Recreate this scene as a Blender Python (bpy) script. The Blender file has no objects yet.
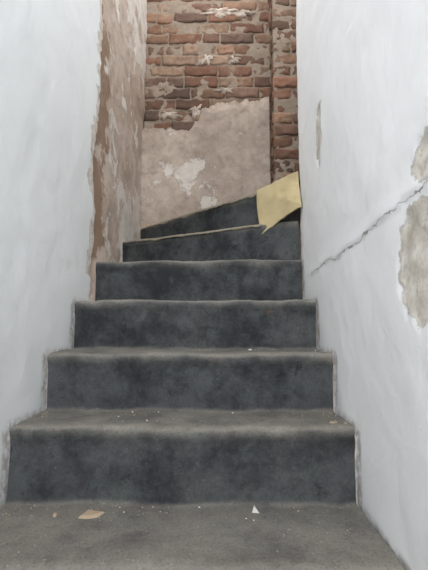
import bpy, math, random
from mathutils import Vector, noise
random.seed(7)
sc = bpy.context.scene
CZ = 1.08                      # eye height above hall floor
XL, XR, YB = -0.501, 0.307, 2.60   # left wall, right wall, back wall faces
YE = 1.70                      # where the right wall ends and the stair turns right
ZTOP = 2.45

def nz(x, y, z=0.0, s=1.0):
    return noise.noise(Vector((x*s, y*s, z*s+3.1)))
def fb(x, y, z=0.0, s=1.0, o=4):
    return noise.fractal(Vector((x*s, y*s, z*s+1.7)), 1.0, 2.0, o)
def sstep(a, b, x):
    t = max(0, min(1, (x-a)/(b-a))); return t*t*(3-2*t)

# ------------------------------------------------------------ node helpers
class NT:
    def __init__(s, name):
        s.m = bpy.data.materials.new(name); s.m.use_nodes = True
        s.t = s.m.node_tree; s.b = s.t.nodes['Principled BSDF']
        s.co = s.t.nodes.new('ShaderNodeTexCoord').outputs['Object']
    def n(s, typ, **k):
        nd = s.t.nodes.new(typ)
        for a, v in k.items(): setattr(nd, a, v)
        return nd
    def put(s, sock, v):
        if isinstance(v, bpy.types.NodeSocket): s.t.links.new(v, sock)
        elif isinstance(v, (tuple, list)): sock.default_value = (*v, 1) if len(v) == 3 and sock.type == 'RGBA' else v
        else: sock.default_value = v
    def noise(s, scale, detail=5, rough=.6, dist=0, vec=None):
        nd = s.n('ShaderNodeTexNoise'); nd.inputs['Scale'].default_value = scale
        nd.inputs['Detail'].default_value = detail; nd.inputs['Roughness'].default_value = rough
        nd.inputs['Distortion'].default_value = dist
        s.t.links.new(vec or s.co, nd.inputs['Vector']); return nd.outputs['Fac']
    def ramp(s, f, a, b):
        nd = s.n('ShaderNodeMapRange', interpolation_type='SMOOTHSTEP')
        s.put(nd.inputs['Value'], f); nd.inputs['From Min'].default_value = a; nd.inputs['From Max'].default_value = b
        return nd.outputs['Result']
    def math(s, op, a, b=0.0):
        nd = s.n('ShaderNodeMath', operation=op); s.put(nd.inputs[0], a); s.put(nd.inputs[1], b); return nd.outputs[0]
    def mix(s, f, a, b, bt='MIX'):
        nd = s.n('ShaderNodeMix', data_type='RGBA', blend_type=bt)
        s.put(nd.inputs[0], f); s.put(nd.inputs[6], a); s.put(nd.inputs[7], b); return nd.outputs[2]
    def attr(s, name, out='Fac'):
        return s.n('ShaderNodeAttribute', attribute_name=name).outputs[out]
    def stretched(s, v):
        nd = s.n('ShaderNodeMapping'); nd.inputs['Scale'].default_value = v
        s.t.links.new(s.co, nd.inputs['Vector']); return nd.outputs[0]
    def bump(s, h, dist=.003, strength=.6, prev=None):
        nd = s.n('ShaderNodeBump'); nd.inputs['Distance'].default_value = dist; nd.inputs['Strength'].default_value = strength
        s.put(nd.inputs['Height'], h)
        if prev: s.t.links.new(prev, nd.inputs['Normal'])
        return nd.outputs[0]
    def fin(s, col, rough=.9, nrm=None, spec=.1):
        s.put(s.b.inputs['Base Color'], col); s.put(s.b.inputs['Roughness'], rough)
        s.b.inputs['Specular IOR Level'].default_value = spec
        if nrm: s.t.links.new(nrm, s.b.inputs['Normal'])
        return s.m

# ------------------------------------------------------------ materials
def mat_white(name, tint):
    k = NT(name)
    big = k.noise(1.6, 4); fine = k.noise(38, 6, .6); mid = k.noise(9, 5, .6)
    col = k.mix(k.ramp(big, .35, .7), tint, tuple(c*.95 for c in tint))
    col = k.mix(k.math('MULTIPLY', k.ramp(k.noise(5, 8, .7, .6), .58, .75), .25), col, (.58, .57, .55))
    col = k.mix(k.math('MULTIPLY', k.ramp(k.noise(24, 6, .75, .3), .66, .72), .4), col, (.5, .47, .43))
    # broken darker band along the carpet line
    col = k.mix(k.math('MULTIPLY', k.math('MULTIPLY', k.attr('stair_line'), k.ramp(k.noise(40, 6, .7), .35, .6)), .7), col, (.27, .24, .21))
    patch = k.ramp(k.math('ADD', k.attr('patch'), k.math('MULTIPLY', k.math('SUBTRACT', k.noise(30, 7, .7), .5), .8)), .40, .56)
    raw = k.mix(k.ramp(k.noise(22, 7, .7), .3, .7), (.42, .38, .32), (.72, .69, .64))
    raw = k.mix(k.math('MULTIPLY', k.ramp(k.noise(60, 4, .7), .55, .7), .6), raw, (.33, .28, .22))
    col = k.mix(patch, col, raw)
    rim = k.math('MULTIPLY', k.math('SUBTRACT', 1.0, k.math('ABSOLUTE', k.math('SUBTRACT', k.math('MULTIPLY', patch, 2.0), 1.0))), .45)
    col = k.mix(rim, col, (.25, .21, .17))
    cd = k.math('ADD', k.attr('crack'), k.math('MULTIPLY', k.math('SUBTRACT', k.noise(34, 7, .75), .5), .030))
    w = k.math('ADD', k.math('MULTIPLY', k.ramp(k.noise(26, 4), .48, .66), .0019), .0006)
    cr = k.math('MULTIPLY', k.ramp(k.math('DIVIDE', k.math('ABSOLUTE', cd), w), 1.6, .6), k.attr('crackon'))
    col = k.mix(k.math('MULTIPLY', cr, .78), col, (.22, .19, .16))
    h = k.math('ADD', k.math('MULTIPLY', fine, .35), mid)
    h = k.math('SUBTRACT', h, k.math('MULTIPLY', cr, .6))
    h = k.math('SUBTRACT', h, k.math('MULTIPLY', patch, .4))
    return k.fin(col, .75, k.bump(h, .007, .42), .2)
M_WR = mat_white('white_paint_right_lit', (.82, .828, .842))  # stronger light on the right wall is put into this lighter tint
M_WL = mat_white('white_paint_left_dim', (.74, .765, .775))  # same white, tinted darker because this wall is less brightly lit

def mat_raw(name, a, b, white, thr=.55, dark=(.22, .14, .09), pt=.35, bd=.008):
    k = NT(name)
    n1 = k.noise(3.2, 8, .65, .4); n2 = k.noise(14, 9, .7, .3); n3 = k.noise(6.5, 10, .7, .5)
    col = k.mix(k.ramp(n1, .38, .62), a, b)
    col = k.mix(k.math('MULTIPLY', k.ramp(n2, .42, .7), .55), col, tuple(c*.6 for c in b))
    col = k.mix(k.math('MULTIPLY', k.ramp(k.noise(4, 9, .7, .3, k.stretched((1.2, 1.2, .35))), .5, .68), .35), col, tuple(c*.55 for c in b))
    flake = k.ramp(k.math('ADD', n3, k.math('MULTIPLY', k.attr('patch'), pt)), thr, thr+.04)
    col = k.mix(k.math('MULTIPLY', flake, .8), col, k.mix(k.ramp(n2, .4, .6), white, tuple(c*.85 for c in white)))
    col = k.mix(k.math('MULTIPLY', k.ramp(k.noise(8, 9, .75, 1.2), .60, .70), .65), col, dark)
    col = k.mix(k.math('MULTIPLY', k.ramp(k.math('ADD', k.attr('edge'), k.math('MULTIPLY', k.math('SUBTRACT', n2, .5), 2.2)), .4, .65), .9), col, k.mix(n3, dark, tuple(c*2.1 for c in dark)))
    h = k.math('ADD', k.math('MULTIPLY', k.noise(50, 6, .7), .4), k.math('ADD', n2, k.math('MULTIPLY', flake, .5)))
    return k.fin(col, .98, k.bump(h, bd, .7))
M_RAWL = mat_raw('raw_plaster_left', (.53, .445, .385), (.42, .33, .27), (.68, .65, .60), .545, (.17, .115, .08))
M_RAWB = mat_raw('raw_plaster_back', (.44, .375, .32), (.33, .27, .23), (.62, .59, .55), .61, (.20, .15, .11), .18)

k = NT('old_brick')
c = k.attr('bcol', 'Color')
c = k.mix(k.math('MULTIPLY', k.ramp(k.noise(35, 7, .7), .4, .7), .5), c, (.085, .06, .047))
c = k.mix(k.math('MULTIPLY', k.ramp(k.noise(7, 10, .75, .3), .55, .68), .55), c, (.32, .26, .205))
c = k.mix(k.math('MULTIPLY', k.ramp(k.noise(3, 5, .6, .5), .46, .66), .65), c, (.07, .052, .042))
M_BRICK = k.fin(c, .95, k.bump(k.noise(70, 6, .7), .004, .8))
k = NT('lime_mortar')
c = k.mix(k.noise(25, 6, .7), (.15, .12, .095), (.37, .305, .245))
M_MORTAR = k.fin(c, 1, k.bump(k.noise(60, 6, .7), .006, .9))
k = NT('masonry_core'); M_CORE = k.fin(k.mix(k.noise(12), (.25, .2, .16), (.4, .34, .28)), 1)
k = NT('white_lump_plaster'); M_LUMP = k.fin(k.mix(k.ramp(k.noise(30), .35, .65), (.56, .50, .44), (.36, .29, .24)), 1, k.bump(k.noise(50), .008, 1))

# carpet
k = NT('worn_grey_carpet')
base = k.mix(k.ramp(k.noise(5, 9, .75), .38, .62), (.029, .032, .036), (.074, .080, .084))
base = k.mix(k.math('MULTIPLY', k.ramp(k.noise(14, 6, .65, .3), .56, .70), .5), base, (.088, .112, .098))
base = k.mix(k.math('MULTIPLY', k.ramp(k.noise(17, 7, .75, .5), .56, .68), .75), base, (.018, .020, .023))
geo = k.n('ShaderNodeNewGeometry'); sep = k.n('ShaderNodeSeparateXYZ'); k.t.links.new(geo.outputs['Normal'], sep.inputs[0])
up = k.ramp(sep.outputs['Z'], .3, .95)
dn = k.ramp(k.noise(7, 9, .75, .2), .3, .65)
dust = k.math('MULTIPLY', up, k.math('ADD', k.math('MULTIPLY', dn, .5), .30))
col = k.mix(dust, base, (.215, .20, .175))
col = k.mix(k.math('MULTIPLY', k.ramp(k.noise(4.5, 9, .75, .2), .48, .68), .28), col, (.15, .153, .147))
col = k.mix(k.math('MULTIPLY', k.ramp(k.noise(11, 9, .8, .2), .55, .7), .4), col, (.03, .03, .032))
col = k.mix(k.math('MULTIPLY', k.attr('nose'), .38), col, (.24, .225, .195))
speck = k.ramp(k.noise(150, 3, .6), .64, .69)
spm = k.ramp(k.noise(9, 4, .6), .42, .7)
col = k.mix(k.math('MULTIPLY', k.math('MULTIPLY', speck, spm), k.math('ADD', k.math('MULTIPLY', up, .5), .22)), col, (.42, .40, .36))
col = k.mix(k.math('MULTIPLY', k.ramp(k.noise(200, 3, .6), .48, .65), .28), col, tuple([.03]*3))
M_CARPET = k.fin(col, 1, k.bump(k.math('ADD', k.math('MULTIPLY', k.noise(300, 3, .7), .4), k.math('MULTIPLY', k.noise(40, 5, .7), 1.6)), .003, .6), .05)

k = NT('carpet_backing_gold')
wv = k.noise(300, 2); c = k.mix(k.ramp(k.noise(9, 6, .65), .35, .7), (.43, .355, .20), (.33, .265, .145))
c = k.mix(k.math('MULTIPLY', wv, .35), c, (.48, .42, .28)); M_GOLD = k.fin(c, .9, k.bump(wv, .002, .6))
k = NT('old_timber'); M_WOOD = k.fin(k.mix(k.noise(20, 6, .6, 1), (.05, .04, .035), (.12, .09, .07)), .9)
k = NT('frayed_jute'); M_JUTE = k.fin(k.mix(k.noise(90, 4), (.32, .28, .21), (.12, .11, .09)), 1)
k = NT('plaster_chip'); M_CHIP = k.fin(k.mix(k.noise(40), (.74, .72, .68), (.5, .47, .42)), .95)
k = NT('tan_chip'); M_TAN = k.fin(k.mix(k.noise(60), (.42, .32, .23), (.30, .24, .17)), .95)
k = NT('hall_boards'); M_FLOOR = k.fin(k.mix(k.noise(8, 6), (.20, .16, .12), (.3, .25, .2)), .8)

# ------------------------------------------------------------ mesh helpers
def mkobj(name, verts, faces, mat, parent=None, smooth=True, attrs=None, cols=None):
    me = bpy.data.meshes.new(name); me.from_pydata(verts, [], faces); me.update()
    if mat: me.materials.append(mat)
    if smooth: me.polygons.foreach_set('use_smooth', [True]*len(me.polygons))
    for an, vals in (attrs or {}).items():
        a = me.attributes.new(an, 'FLOAT', 'POINT'); a.data.foreach_set('value', vals)
    if cols:
        a = me.attributes.new('bcol', 'FLOAT_COLOR', 'POINT'); a.data.foreach_set('color', [x for c in cols for x in (*c, 1)])
    ob = bpy.data.objects.new(name, me); sc.collection.objects.link(ob)
    if parent: ob.parent = parent
    return ob
def box(name, x0, x1, y0, y1, z0, z1, mat, parent=None):
    v = [(x, y, z) for x in (x0, x1) for y in (y0, y1) for z in (z0, z1)]
    f = [(0, 1, 3, 2), (4, 6, 7, 5), (0, 4, 5, 1), (2, 3, 7, 6), (0, 2, 6, 4), (1, 5, 7, 3)]
    return mkobj(name, v, f, mat, parent, False)

def sheet(name, place, nu, nv, cornerfn, mat, parent, thick, attrf=None):
    V = []; F = []; A = {}
    W = nv+1
    for i in range(nu+1):
        for j in range(nv+1):
            u, v, r = cornerfn(i/nu, j/nv); V.append(place(u, v, r))
            if attrf:
                for kk, val in attrf(u, v).items(): A.setdefault(kk, []).append(val)
    for i in range(nu):
        for j in range(nv):
            F.append((i*W+j, (i+1)*W+j, (i+1)*W+j+1, i*W+j+1))
    rim = [(i, 0) for i in range(nu)]+[(nu, j) for j in range(nv)]+[(i, nv) for i in range(nu, 0, -1)]+[(0, j) for j in range(nv, 0, -1)]
    s = len(V)
    for (i, j) in rim:
        u, v, r = cornerfn(i/nu, j/nv); V.append(place(u, v, r-thick))
        for kk in A: A[kk].append(A[kk][i*W+j])
    n = len(rim)
    for q in range(n):
        a = rim[q]; b = rim[(q+1) % n]
        F.append((a[0]*W+a[1], s+q, s+(q+1) % n, b[0]*W+b[1]))
    return mkobj(name, V, F, mat, parent, True, A)

def polysd(pts, x, y):
    ins = False; best = 9
    for i in range(len(pts)):
        (x1, y1), (x2, y2) = pts[i], pts[(i+1) % len(pts)]
        if (y1 > y) != (y2 > y) and x < (x2-x1)*(y-y1)/(y2-y1)+x1: ins = not ins
        dx, dy = x2-x1, y2-y1; t = max(0, min(1, ((x-x1)*dx+(y-y1)*dy)/(dx*dx+dy*dy)))
        best = min(best, math.hypot(x-x1-t*dx, y-y1-t*dy))
    return best if ins else -best

#        dL     dR     z   (nosing distance at left wall / right wall, tread height)
STEPS = [(.085, .085, -.91), (.31, .31, -.74), (.535, .535, -.57), (.755, .755, -.402), (1.012, 1.016, -.228), (1.213, 1.200, -.070),
         (1.418, 1.400, .092), (1.640, 1.628, .262), (2.075, 1.668, .427), (2.530, 1.705, .600)]
def stair_gap(u, v, side):
    """height of v above the stair surface next to a wall"""
    z = -CZ
    for s in STEPS:
        if u >= s[side]: z = s[2]
    nxt = [s[side]-u for s in STEPS if s[side] > u and s[2] > v]
    return min(abs(v-z), min(nxt) if nxt else 9) if v >= z else 0

# ------------------------------------------------------------ masonry shells
BOTT = 0.0
XFAR = 1.75
wl = box('wall_left', XL-.24, XL-.030, -1.4, YB+.22, BOTT, CZ+ZTOP, M_CORE)
wr = box('wall_right', XR+.022, XR+.13, -1.4, YE-.03, BOTT, CZ+ZTOP, M_CORE)
wb = box('wall_back', XL-.02, XFAR, YB+.03, YB+.22, BOTT, CZ+ZTOP, M_MORTAR)
box('wall_far', XFAR, XFAR+.15, YE-.2, YB+.22, BOTT, CZ+ZTOP, M_CORE)
box('wall_passage', XR+.13, XFAR, YE-.2, YE-.03, BOTT, CZ+ZTOP, M_CORE)
box('floor', XL-.24, XR+.13, -1.4, 0.5, -.06, 0.0, M_FLOOR)

# ------------------------------------------------------------ white plaster, right wall
patch_r = [[(.73, .175), (.75, .10), (.735, .05), (.69, .008), (.64, .012), (.58, .03), (.54, .12), (.57, .19), (.66, .205), (.70, .20)],
           [(.665, .235), (.68, .262), (.655, .29), (.60, .31), (.56, .27), (.60, .225)],
           [(1.285, .71), (1.335, .725), (1.36, .64), (1.365, .56), (1.335, .52), (1.30, .60)]]
def crackz(d):
    P = [(.4, .235), (.62, .223), (.727, .214), (.80, .214), (.88, .211), (.96, .199), (1.066, .200), (1.15, .192), (1.25, .205), (1.36, .197), (1.47, .196), (1.7, .18)]
    for (a, za), (b, zb) in zip(P, P[1:]):
        if d <= b: return za+(zb-za)*(d-a)/(b-a)
    return .18
def edge_r(v): return 1.672+.006*fb(0, v, 0, 9)+.004*fb(5, v, 0, 40)
def rm_place(u, v, r): return (XR-r, u, v+CZ)
def pmask(polys, u, v, soft=.03):
    s = max(polysd(p, u, v) for p in polys)
    return max(0, min(1, .5+s/soft*.5)) if s > -.05 else 0
def rcorner(a, b):
    v = -CZ+b*(ZTOP+CZ); e = edge_r(v); u = -1.4+(a**.75)*(e+1.4)
    if u > .45 and u < 1.45 and -.1 < v < .8: pm = pmask(patch_r, u, v)
    else: pm = 0
    r = .003*fb(u, v, 1, 2.2)+.0016*fb(u, v, 2, 11)-.004*sstep(.35, .65, pm+.3*fb(u, v, 3, 30))
    r += .0022*(sstep(.04, 0, abs(v-crackz(u)))*(1 if .4 < u < 1.5 else 0))*(1 if v > crackz(u) else -.3)
    return u, v, r
def rattr(u, v):
    on = sstep(1.53, 1.42, u)*sstep(.2, .4, u)
    inr = (.45 < u < 1.45 and -.1 < v < .8)
    ed = .95*sstep(.014, .0, edge_r(v)-u)*(1 if fb(v, 3, 0, 6) > -.1 else 0) if u > 1.6 else 0
    return {'patch': max(pmask(patch_r, u, v) if inr else 0, ed*.8), 'crack': v-crackz(u), 'crackon': on, 'stair_line': sstep(.022, .004, stair_gap(u, v, 1))}
sheet('white_plaster_right', rm_place, 360, 420, rcorner, M_WR, wr, .022, rattr)

# ------------------------------------------------------------ white plaster, left wall
def edge_l(v):
    return 1.612+.05*sstep(.6, 1.2, v)+.038*fb(2, v, 0, 5)+.018*fb(5, v, 0, 24)
def lm_place(u, v, r): return (XL+r, u, v+CZ)
def lcorner(a, b):
    v = -CZ+b*(ZTOP+CZ); e = edge_l(v); u = -1.4+(a**.75)*(e+1.4)
    return u, v, .003*fb(u, v, 7, 2.2)+.0016*fb(u, v, 8, 11)
def lattr(u, v):
    ed = 1.0*sstep(.075, .0, edge_l(v)-u+.05*fb(u, v, 0, 16)) if u > 1.45 and v > .2 else 0
    return {'patch': ed, 'crack': 1.0, 'crackon': 0.0, 'stair_line': sstep(.022, .004, stair_gap(u, v, 0))}
sheet('white_plaster_left', lm_place, 280, 340, lcorner, M_WL, wl, .030, lattr)

def rlcorner(a, b):
    v = .1+b*(ZTOP-.1); u = 1.53+a*(YB+.02-1.53)
    t = sstep(1.6, 1.85, u)
    bulge = .016*sstep(2.2, 2.45, u)*sstep(1.30+.1*fb(u, v, 0, 5), 1.40, v)
    return u, v, -.024+.014*t+.006*fb(u, v, 4, 3)+.003*fb(u, v, 5, 14)+bulge
def rlattr(u, v):
    e = sstep(.30, .0, u-edge_l(v)+.12*fb(u, v, 9, 6))*sstep(.2, .4, v)*(.45+.55*sstep(1.6, 1.1, v))
    low = sstep(.9, .55, v)*sstep(1.9, 2.2, u)
    return {'patch': .6*low+.35*sstep(1.3, 1.7, v)*sstep(2.1, 2.4, u), 'edge': e}
sheet('raw_plaster_left', lm_place, 170, 300, rlcorner, M_RAWL, wl, .02, rlattr)

# ------------------------------------------------------------ real bricks
PAL = [(.215, .118, .08), (.195, .105, .073), (.238, .14, .095), (.165, .098, .074), (.26, .16, .11), (.20, .13, .097), (.14, .092, .073), (.228, .122, .083), (.27, .19, .135)]
def brick_face(name, place, u0, u1, v0, v1, parent, skip=(), headers=False):
    V = []; F = []; C = []
    nc = int((v1-v0)/.0745)+1
    for r in range(nc):
        vb = v0+r*.0745; ln = .222 if r % 3 else .112
        u = u0-random.random()*.1
        if headers: u = u0-(.0 if r % 2 else .11)
        while u < u1:
            L = ln if random.random() > .2 else (.112 if ln > .2 else .222)
            if headers: L = .222
            a = max(u0, u+.005); b = min(u1, u+L-.006); u += L
            if b-a < .025: continue
            if any(s[0] < (a+b)/2 < s[1] and s[2] < vb+.03 < s[3] for s in skip): continue
            c0 = vb+.004+random.uniform(-.003, .003); c1 = vb+.0745-.008+random.uniform(-.003, .003)
            g = random.uniform(.75, 1.2); col = [x*g for x in random.choice(PAL)]
            off = random.uniform(-.008, .004); tl = random.uniform(-.02, .02)
            nu = max(3, int((b-a)/.012)); nv = 6; s = len(V)
            for i in range(nu+1):
                for j in range(nv+1):
                    uu = a+(b-a)*i/nu; vv = c0+(c1-c0)*j/nv
                    ed = min(i, nu-i, j, nv-j)
                    d = off+tl*(uu-a)+.007*fb(uu, vv, r, 25)-(.004 if ed == 0 else 0)
                    V.append(place(uu+.009*fb(uu, vv, 4, 35), vv+.009*fb(uu, vv, 9, 28), d)); C.append(col)
            Wd = nv+1
            for i in range(nu):
                for j in range(nv): F.append((s+i*Wd+j, s+(i+1)*Wd+j, s+(i+1)*Wd+j+1, s+i*Wd+j+1))
            rim = [(i, 0) for i in range(nu)]+[(nu, j) for j in range(nv)]+[(i, nv) for i in range(nu, 0, -1)]+[(0, j) for j in range(nv, 0, -1)]
            t = len(V)
            for (i, j) in rim:
                V.append(place(a+(b-a)*i/nu, c0+(c1-c0)*j/nv, -.028)); C.append([x*.8 for x in col])
            n = len(rim)
            for q in range(n):
                A_, B_ = rim[q], rim[(q+1) % n]
                F.append((s+A_[0]*Wd+A_[1], t+q, t+(q+1) % n, s+B_[0]*Wd+B_[1]))
    return mkobj(name, V, F, M_BRICK, parent, True, None, C)
def mortar_face(name, place, u0, u1, v0, v1, parent, depth):
    sheet(name, place, int((u1-u0)/.010)+2, int((v1-v0)/.010), lambda a, b: (u0+a*(u1-u0), v0+b*(v1-v0), depth+.010*fb(u0+a*(u1-u0), v0+b*(v1-v0), 3, 9)), M_MORTAR, parent, .02)
def bk_place(u, v, r): return (u, YB-r, v+CZ)
bkb = lambda u, v, r: bk_place(u, v, r-.004)
brick_face('brickwork_back', bkb, XL, XR+.03, 1.10, ZTOP, wb, skip=[(-.49, -.42, 2.05, 2.3), (-.20, -.12, 1.86, 1.93)])
mortar_face('mortar_back', bkb, XL, XR+.03, 1.0, ZTOP, wb, -.008)
# brick pier at the far right corner, its face towards the stair
PX, PY = .300, 2.42; PB = .612
pier = box('wall_pier', PX+.03, .95, PY+.03, YB+.0, CZ+PB, CZ+ZTOP, M_MORTAR)
pf = lambda u, v, r: (u, PY-r, v+CZ)
ps = lambda u, v, r: (PX-r, u, v+CZ)
brick_face('brickwork_face', pf, PX, .93, PB, ZTOP, pier, headers=True)
mortar_face('mortar_face', pf, PX+.004, .94, PB, ZTOP, pier, -.009)
brick_face('brickwork_side', ps, PY+.012, YB, PB, ZTOP, pier, headers=True)
mortar_face('mortar_side', ps, PY+.006, YB, PB, ZTOP, pier, -.009)

# plaster remaining on lower back wall
def top_b(x):
    t = sstep(-.22, -.10, x)
    return 1.27+.15*t+.05*sstep(-.1, .3, x)+.018*fb(x, 2, 0, 9)+.020*fb(x, 5, 0, 30)
def bcorner(a, b):
    x = XL-.01+a*(PX-.004-XL+.01); z0 = .45; v = z0+b*(top_b(x)-z0)
    return x, v, .010+.008*fb(x, v, 6, 4)+.003*fb(x, v, 6, 18)-.012*sstep(.06, 0, top_b(x)-v)
def battr(x, v):
    p = max(pmask([[(-.42, .98), (-.30, 1.06), (-.12, 1.05), (-.15, .93), (-.06, .78), (-.14, .74), (-.26, .84), (-.38, .88)]], x, v, .14), 0)
    return {'patch': p, 'edge': .3*sstep(.05, 0, top_b(x)-v)+.2*sstep(.75, .62, v)}
sheet('raw_plaster_back', bk_place, 150, 160, bcorner, M_RAWB, wb, .03, battr)
def lump(name, cx, cv, w, h, parent):
    n = 60; V = [bk_place(cx, cv, .004)]; F = []
    for ring, (s, d) in enumerate(((.5, .005), (.85, .001), (1, -.012))):
        for i in range(n):
            t = i/n*2*math.pi; q = s*(1+1.2*fb(math.cos(t)*1.8+cx*7, math.sin(t)*1.8, cv*5, 1))
            V.append(bk_place(cx+math.cos(t)*w*q, cv+math.sin(t)*h*q, d+.006*fb(q*math.cos(t)*3, q*math.sin(t)*3, cx, 1)))
    for i in range(n):
        F.append((0, 1+i, 1+(i+1) % n))
        for r in (0, 1): F.append((1+r*n+i, 1+(r+1)*n+i, 1+(r+1)*n+(i+1) % n, 1+r*n+(i+1) % n))
    mkobj(name, V, F, M_LUMP, parent)
for i, (a, b, w, h) in enumerate([(-.10, 1.74, .05, .030), (.07, 1.73, .045, .028), (-.02, 2.06, .10, .03), (.14, 2.05, .06, .02), (-.17, 1.39, .04, .03), (.02, 1.52, .05, .02), (-.35, 1.36, .06, .02)]):
    lump('plaster_lump_%d' % i, a, b, w, h, wb)

# ------------------------------------------------------------ stair
st = bpy.data.objects.new('carpeted_staircase', None); sc.collection.objects.link(st)
def profile(side):
    P = []; prev = -CZ
    for i, s in enumerate(STEPS):
        d = s[side]; z = s[2]; tight = (side == 1 and i >= 7); q = .45 if tight else 1
        back = d+.010*q; nxt = STEPS[i+1][side] if i+1 < len(STEPS) else YB-.042
        P += [(back-.010*q, prev+.001, 0), (back-.002*q, prev+.005, 0), (back, prev+.014, 0)]
        for t in (.25, .4, .55, .70): P.append((back, prev+(z-prev)*t, 0))
        P += [(d+.006*q, z-.032, .1), (d+.001*q, z-.023, .4), (d, z-.015, .7), (d+.002*q, z-.008, 1), (d+.009*q, z-.0025, 1), (d+.020*q, z, .6), (d+.035*q, z+.0005, .15)]
        a = d+.035*q
        for t in (.2, .4, .6, .8, .94): P.append((a+(max(nxt, a+.004)-a)*t, z, 0))
        prev = z
    return P
PL, PR = profile(0), profile(1)
def carpet(name, nx, x0, x1, lift, mat):
    V = []; F = []; N = []
    for (l, r) in zip(PL, PR):
        for i in range(nx+1):
            x = x0+(x1-x0)*i/nx; t = (x-XL)/(XR-XL)
            d = l[0]+(r[0]-l[0])*t; z = l[1]+lift
            edge = sstep(.06, 0, min(x-x0, x1-x)); nn = l[2]
            d0 = d
            d += .008*fb(x, d0, z, 5)+.003*fb(x, z, d0, 24)
            z += .006*fb(x, d0, 2, 5)+.0024*fb(x, z, d0, 24)+.004*edge*abs(nz(x, d0, z, 15))
            if l[1] < -1.07: z = max(z, -CZ+.003)
            V.append((x, min(d, YB-.035), z+CZ)); N.append(nn*(.3+1.5*max(0, .3+fb(x, d, z, 9))))
    W = nx+1
    for k_ in range(len(PL)-1):
        for i in range(nx): F.append((k_*W+i, k_*W+i+1, (k_+1)*W+i+1, (k_+1)*W+i))
    return mkobj(name, V, F, mat, st, True, {'nose': N})
carpet('stair_carpet', 180, XL+.007, XR-.007, .006, M_CARPET)
V = []; F = []; n = len(PL)
for (P, x) in ((PL, XL+.004), (PR, XR-.003)):
    for p in P: V.append((x, min(p[0]+.012, YB-.035), max(p[1]+CZ-.012, 0.001)))
for i in range(n-1): F.append((i, i+n, i+1+n, i+1))
mkobj('stair_carcass', V, F, M_WOOD, st, False)
# landing turning right, and the next flight climbing away to the right
uf = box('upper_stair_flight', XR+.002, .62, YE-.025, PY-.015, CZ+.40, CZ+.598, M_WOOD)
for i in range(4):
    box('upper_step_%d' % i, .62+i*.22, XFAR-.01, YE-.025, PY-.015, CZ+.40+i*.17, CZ+.77+i*.17, M_CARPET, uf)

def strip(name, p0, p1, w, mat, n=70):
    V = []; F = []
    p0 = Vector(p0); p1 = Vector(p1)
    for i in range(n+1):
        p = p0.lerp(p1, i/n); a = w*(.3+1.4*abs(fb(i*.3, 2, p.x, 1)))
        dz = .005*fb(p.x, p.y, 2, 5)
        V += [(p.x, p.y+.008, p.z+CZ+.008+dz), (p.x, p.y-.007, p.z+CZ+.004+dz), (p.x, p.y-.009, p.z+CZ-a+dz)]
    for i in range(n):
        for q in (0, 1): F.append((i*3+q, i*3+q+1, i*3+3+q+1, i*3+3+q))
    mkobj(name, V, F, mat, st)
strip('frayed_edge_top', (XL+.02, 2.51, .60), (.15, 1.862, .60), .009, M_JUTE)
strip('frayed_edge_winder', (XL+.03, 2.06, .427), (.16, 1.74, .427), .006, M_JUTE)

# ------------------------------------------------------------ folded-back carpet flap (gold backing), stiff with a crease
fl = []; FF = []
nu, nv = 40, 40
TL, TR = Vector((.148, 1.842, .606)), Vector((.302, 1.685, .640))
BL, BR = Vector((.160, 1.745, .392)), Vector((.302, 1.640, .470))
ML = Vector((.140, 1.80, .510))
for i in range(nu+1):
    for j in range(nv+1):
        a = i/nu; b = j/nv
        left = TL*(1-b)**2+ML*2*b*(1-b)+BL*b*b
        right = TR*(1-b)+BR*b
        p = left.lerp(right, a)
        s = abs((a*.9+.05)-b)
        p.y -= .026*max(0, 1-s*1.5)*min(1, .3+a)
        p.y += .003*fb(p.x, p.z, 1, 14)
        p.z += .008*math.sin(a*math.pi)*b+.004*fb(a*6, b, 3, 1)
        fl.append((p.x, p.y, p.z+CZ))
for i in range(nu):
    for j in range(nv): FF.append((i*(nv+1)+j, (i+1)*(nv+1)+j, (i+1)*(nv+1)+j+1, i*(nv+1)+j+1))
fo = mkobj('folded_carpet_flap', fl, FF, M_GOLD, st)
m = fo.modifiers.new('t', 'SOLIDIFY'); m.thickness = .005; m.offset = 1

# ------------------------------------------------------------ debris
def chip(V, F, M, x, y, z, w, l, h, mi, rot=0):
    n = 7; s = len(V); r = [random.uniform(.6, 1.1) for _ in range(n)]
    for lvl, q in ((0, 1), (1, .75)):
        for i in range(n):
            t = i/n*2*math.pi; dx = math.cos(t)*w*r[i]*q; dy = math.sin(t)*l*r[i]*q
            V.append((x+dx*math.cos(rot)-dy*math.sin(rot), y+dx*math.sin(rot)+dy*math.cos(rot), z+lvl*h*random.uniform(.7, 1.1)))
    F.append(tuple(s+n+i for i in range(n))); M.append(mi)
    for i in range(n): F.append((s+i, s+(i+1) % n, s+n+(i+1) % n, s+n+i)); M.append(mi)
V = []; F = []; M = []
for i in range(3, 8):
    z = STEPS[i][2]+CZ+.006; y0 = STEPS[i][0]+.02; y1 = STEPS[i+1][1]-.004
    for q in range(110 if i == 3 else 55 if i == 4 else 16):
        e = random.random(); x = random.uniform(XL+.02, XR-.02)
        if random.random() < .35: x = random.choice((XL+.03, XR-.03))+random.uniform(-.018, .018)
        w = random.choice((.0008, .0012, .0016, .0024)); y = y1-(y1-y0)*e*random.random()
        chip(V, F, M, x, y, z, w, w*random.uniform(.6, 1), w, 0 if random.random() < .4 else 1, random.random()*3)
z1 = STEPS[3][2]+CZ+.006
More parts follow.
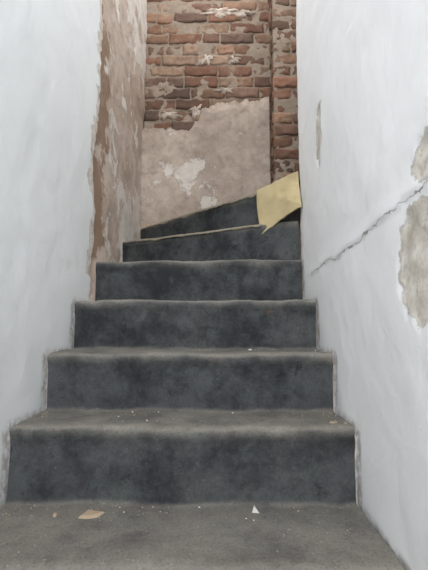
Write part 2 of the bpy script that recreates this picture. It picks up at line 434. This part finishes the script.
chip(V, F, M, -.285, .965, z1, .030, .026, .006, 1, .3)
s = len(V); V += [(.062, .985, z1), (.078, .982, z1), (.073, .993, z1), (.067, .986, z1+.015)]
F += [(s, s+1, s+3), (s+1, s+2, s+3), (s+2, s, s+3), (s, s+2, s+1)]; M += [0]*4
chip(V, F, M, .250, .90, z1, .009, .006, .004, 0)
chip(V, F, M, -.36, .96, z1, .006, .008, .005, 1)
z2 = STEPS[4][2]+CZ+.006
chip(V, F, M, .262, 1.06, z2, .012, .007, .005, 1, .2); chip(V, F, M, .29, 1.05, z2, .006, .006, .005, 1)
z3 = STEPS[5][2]+CZ+.007
chip(V, F, M, .085, 1.36, z3, .008, .005, .004, 0)
for q in range(60):
    chip(V, F, M, random.uniform(XL+.02, -.2), 2.50+random.uniform(.01, .05), STEPS[9][2]+CZ+.004, random.uniform(.004, .014), .008, random.uniform(.004, .035), random.choice((0, 1, 1)))
d = mkobj('plaster_debris', V, F, None, None, False)
d.data.materials.append(M_CHIP); d.data.materials.append(M_TAN)
d.data.polygons.foreach_set('material_index', M)

# ------------------------------------------------------------ light: open top of the stairwell + open hall behind
w = bpy.data.worlds.new('World'); sc.world = w; w.use_nodes = True
bg = w.node_tree.nodes['Background']; bg.inputs[0].default_value = (1, .995, .995, 1); bg.inputs[1].default_value = 3.85
la = bpy.data.lights.new('hall_daylight', 'AREA'); la.shape = 'RECTANGLE'; la.size = .75; la.size_y = 1.6; la.energy = 16; la.color = (1, .98, .95)
lo = bpy.data.objects.new('hall_daylight', la); sc.collection.objects.link(lo); lo.location = (-.09, -1.3, 2.0); lo.rotation_euler = (math.radians(84), 0, 0)

cam = bpy.data.cameras.new('camera'); co = bpy.data.objects.new('camera', cam); sc.collection.objects.link(co)
cam.sensor_fit = 'VERTICAL'; cam.sensor_height = 36; cam.sensor_width = 36; cam.lens = 430*36/570; cam.clip_start = .02
co.location = (0, 0, CZ); co.rotation_euler = (math.radians(90+5.97), 0, math.radians(1.2))
sc.camera = co
sc.view_settings.view_transform = 'Standard'
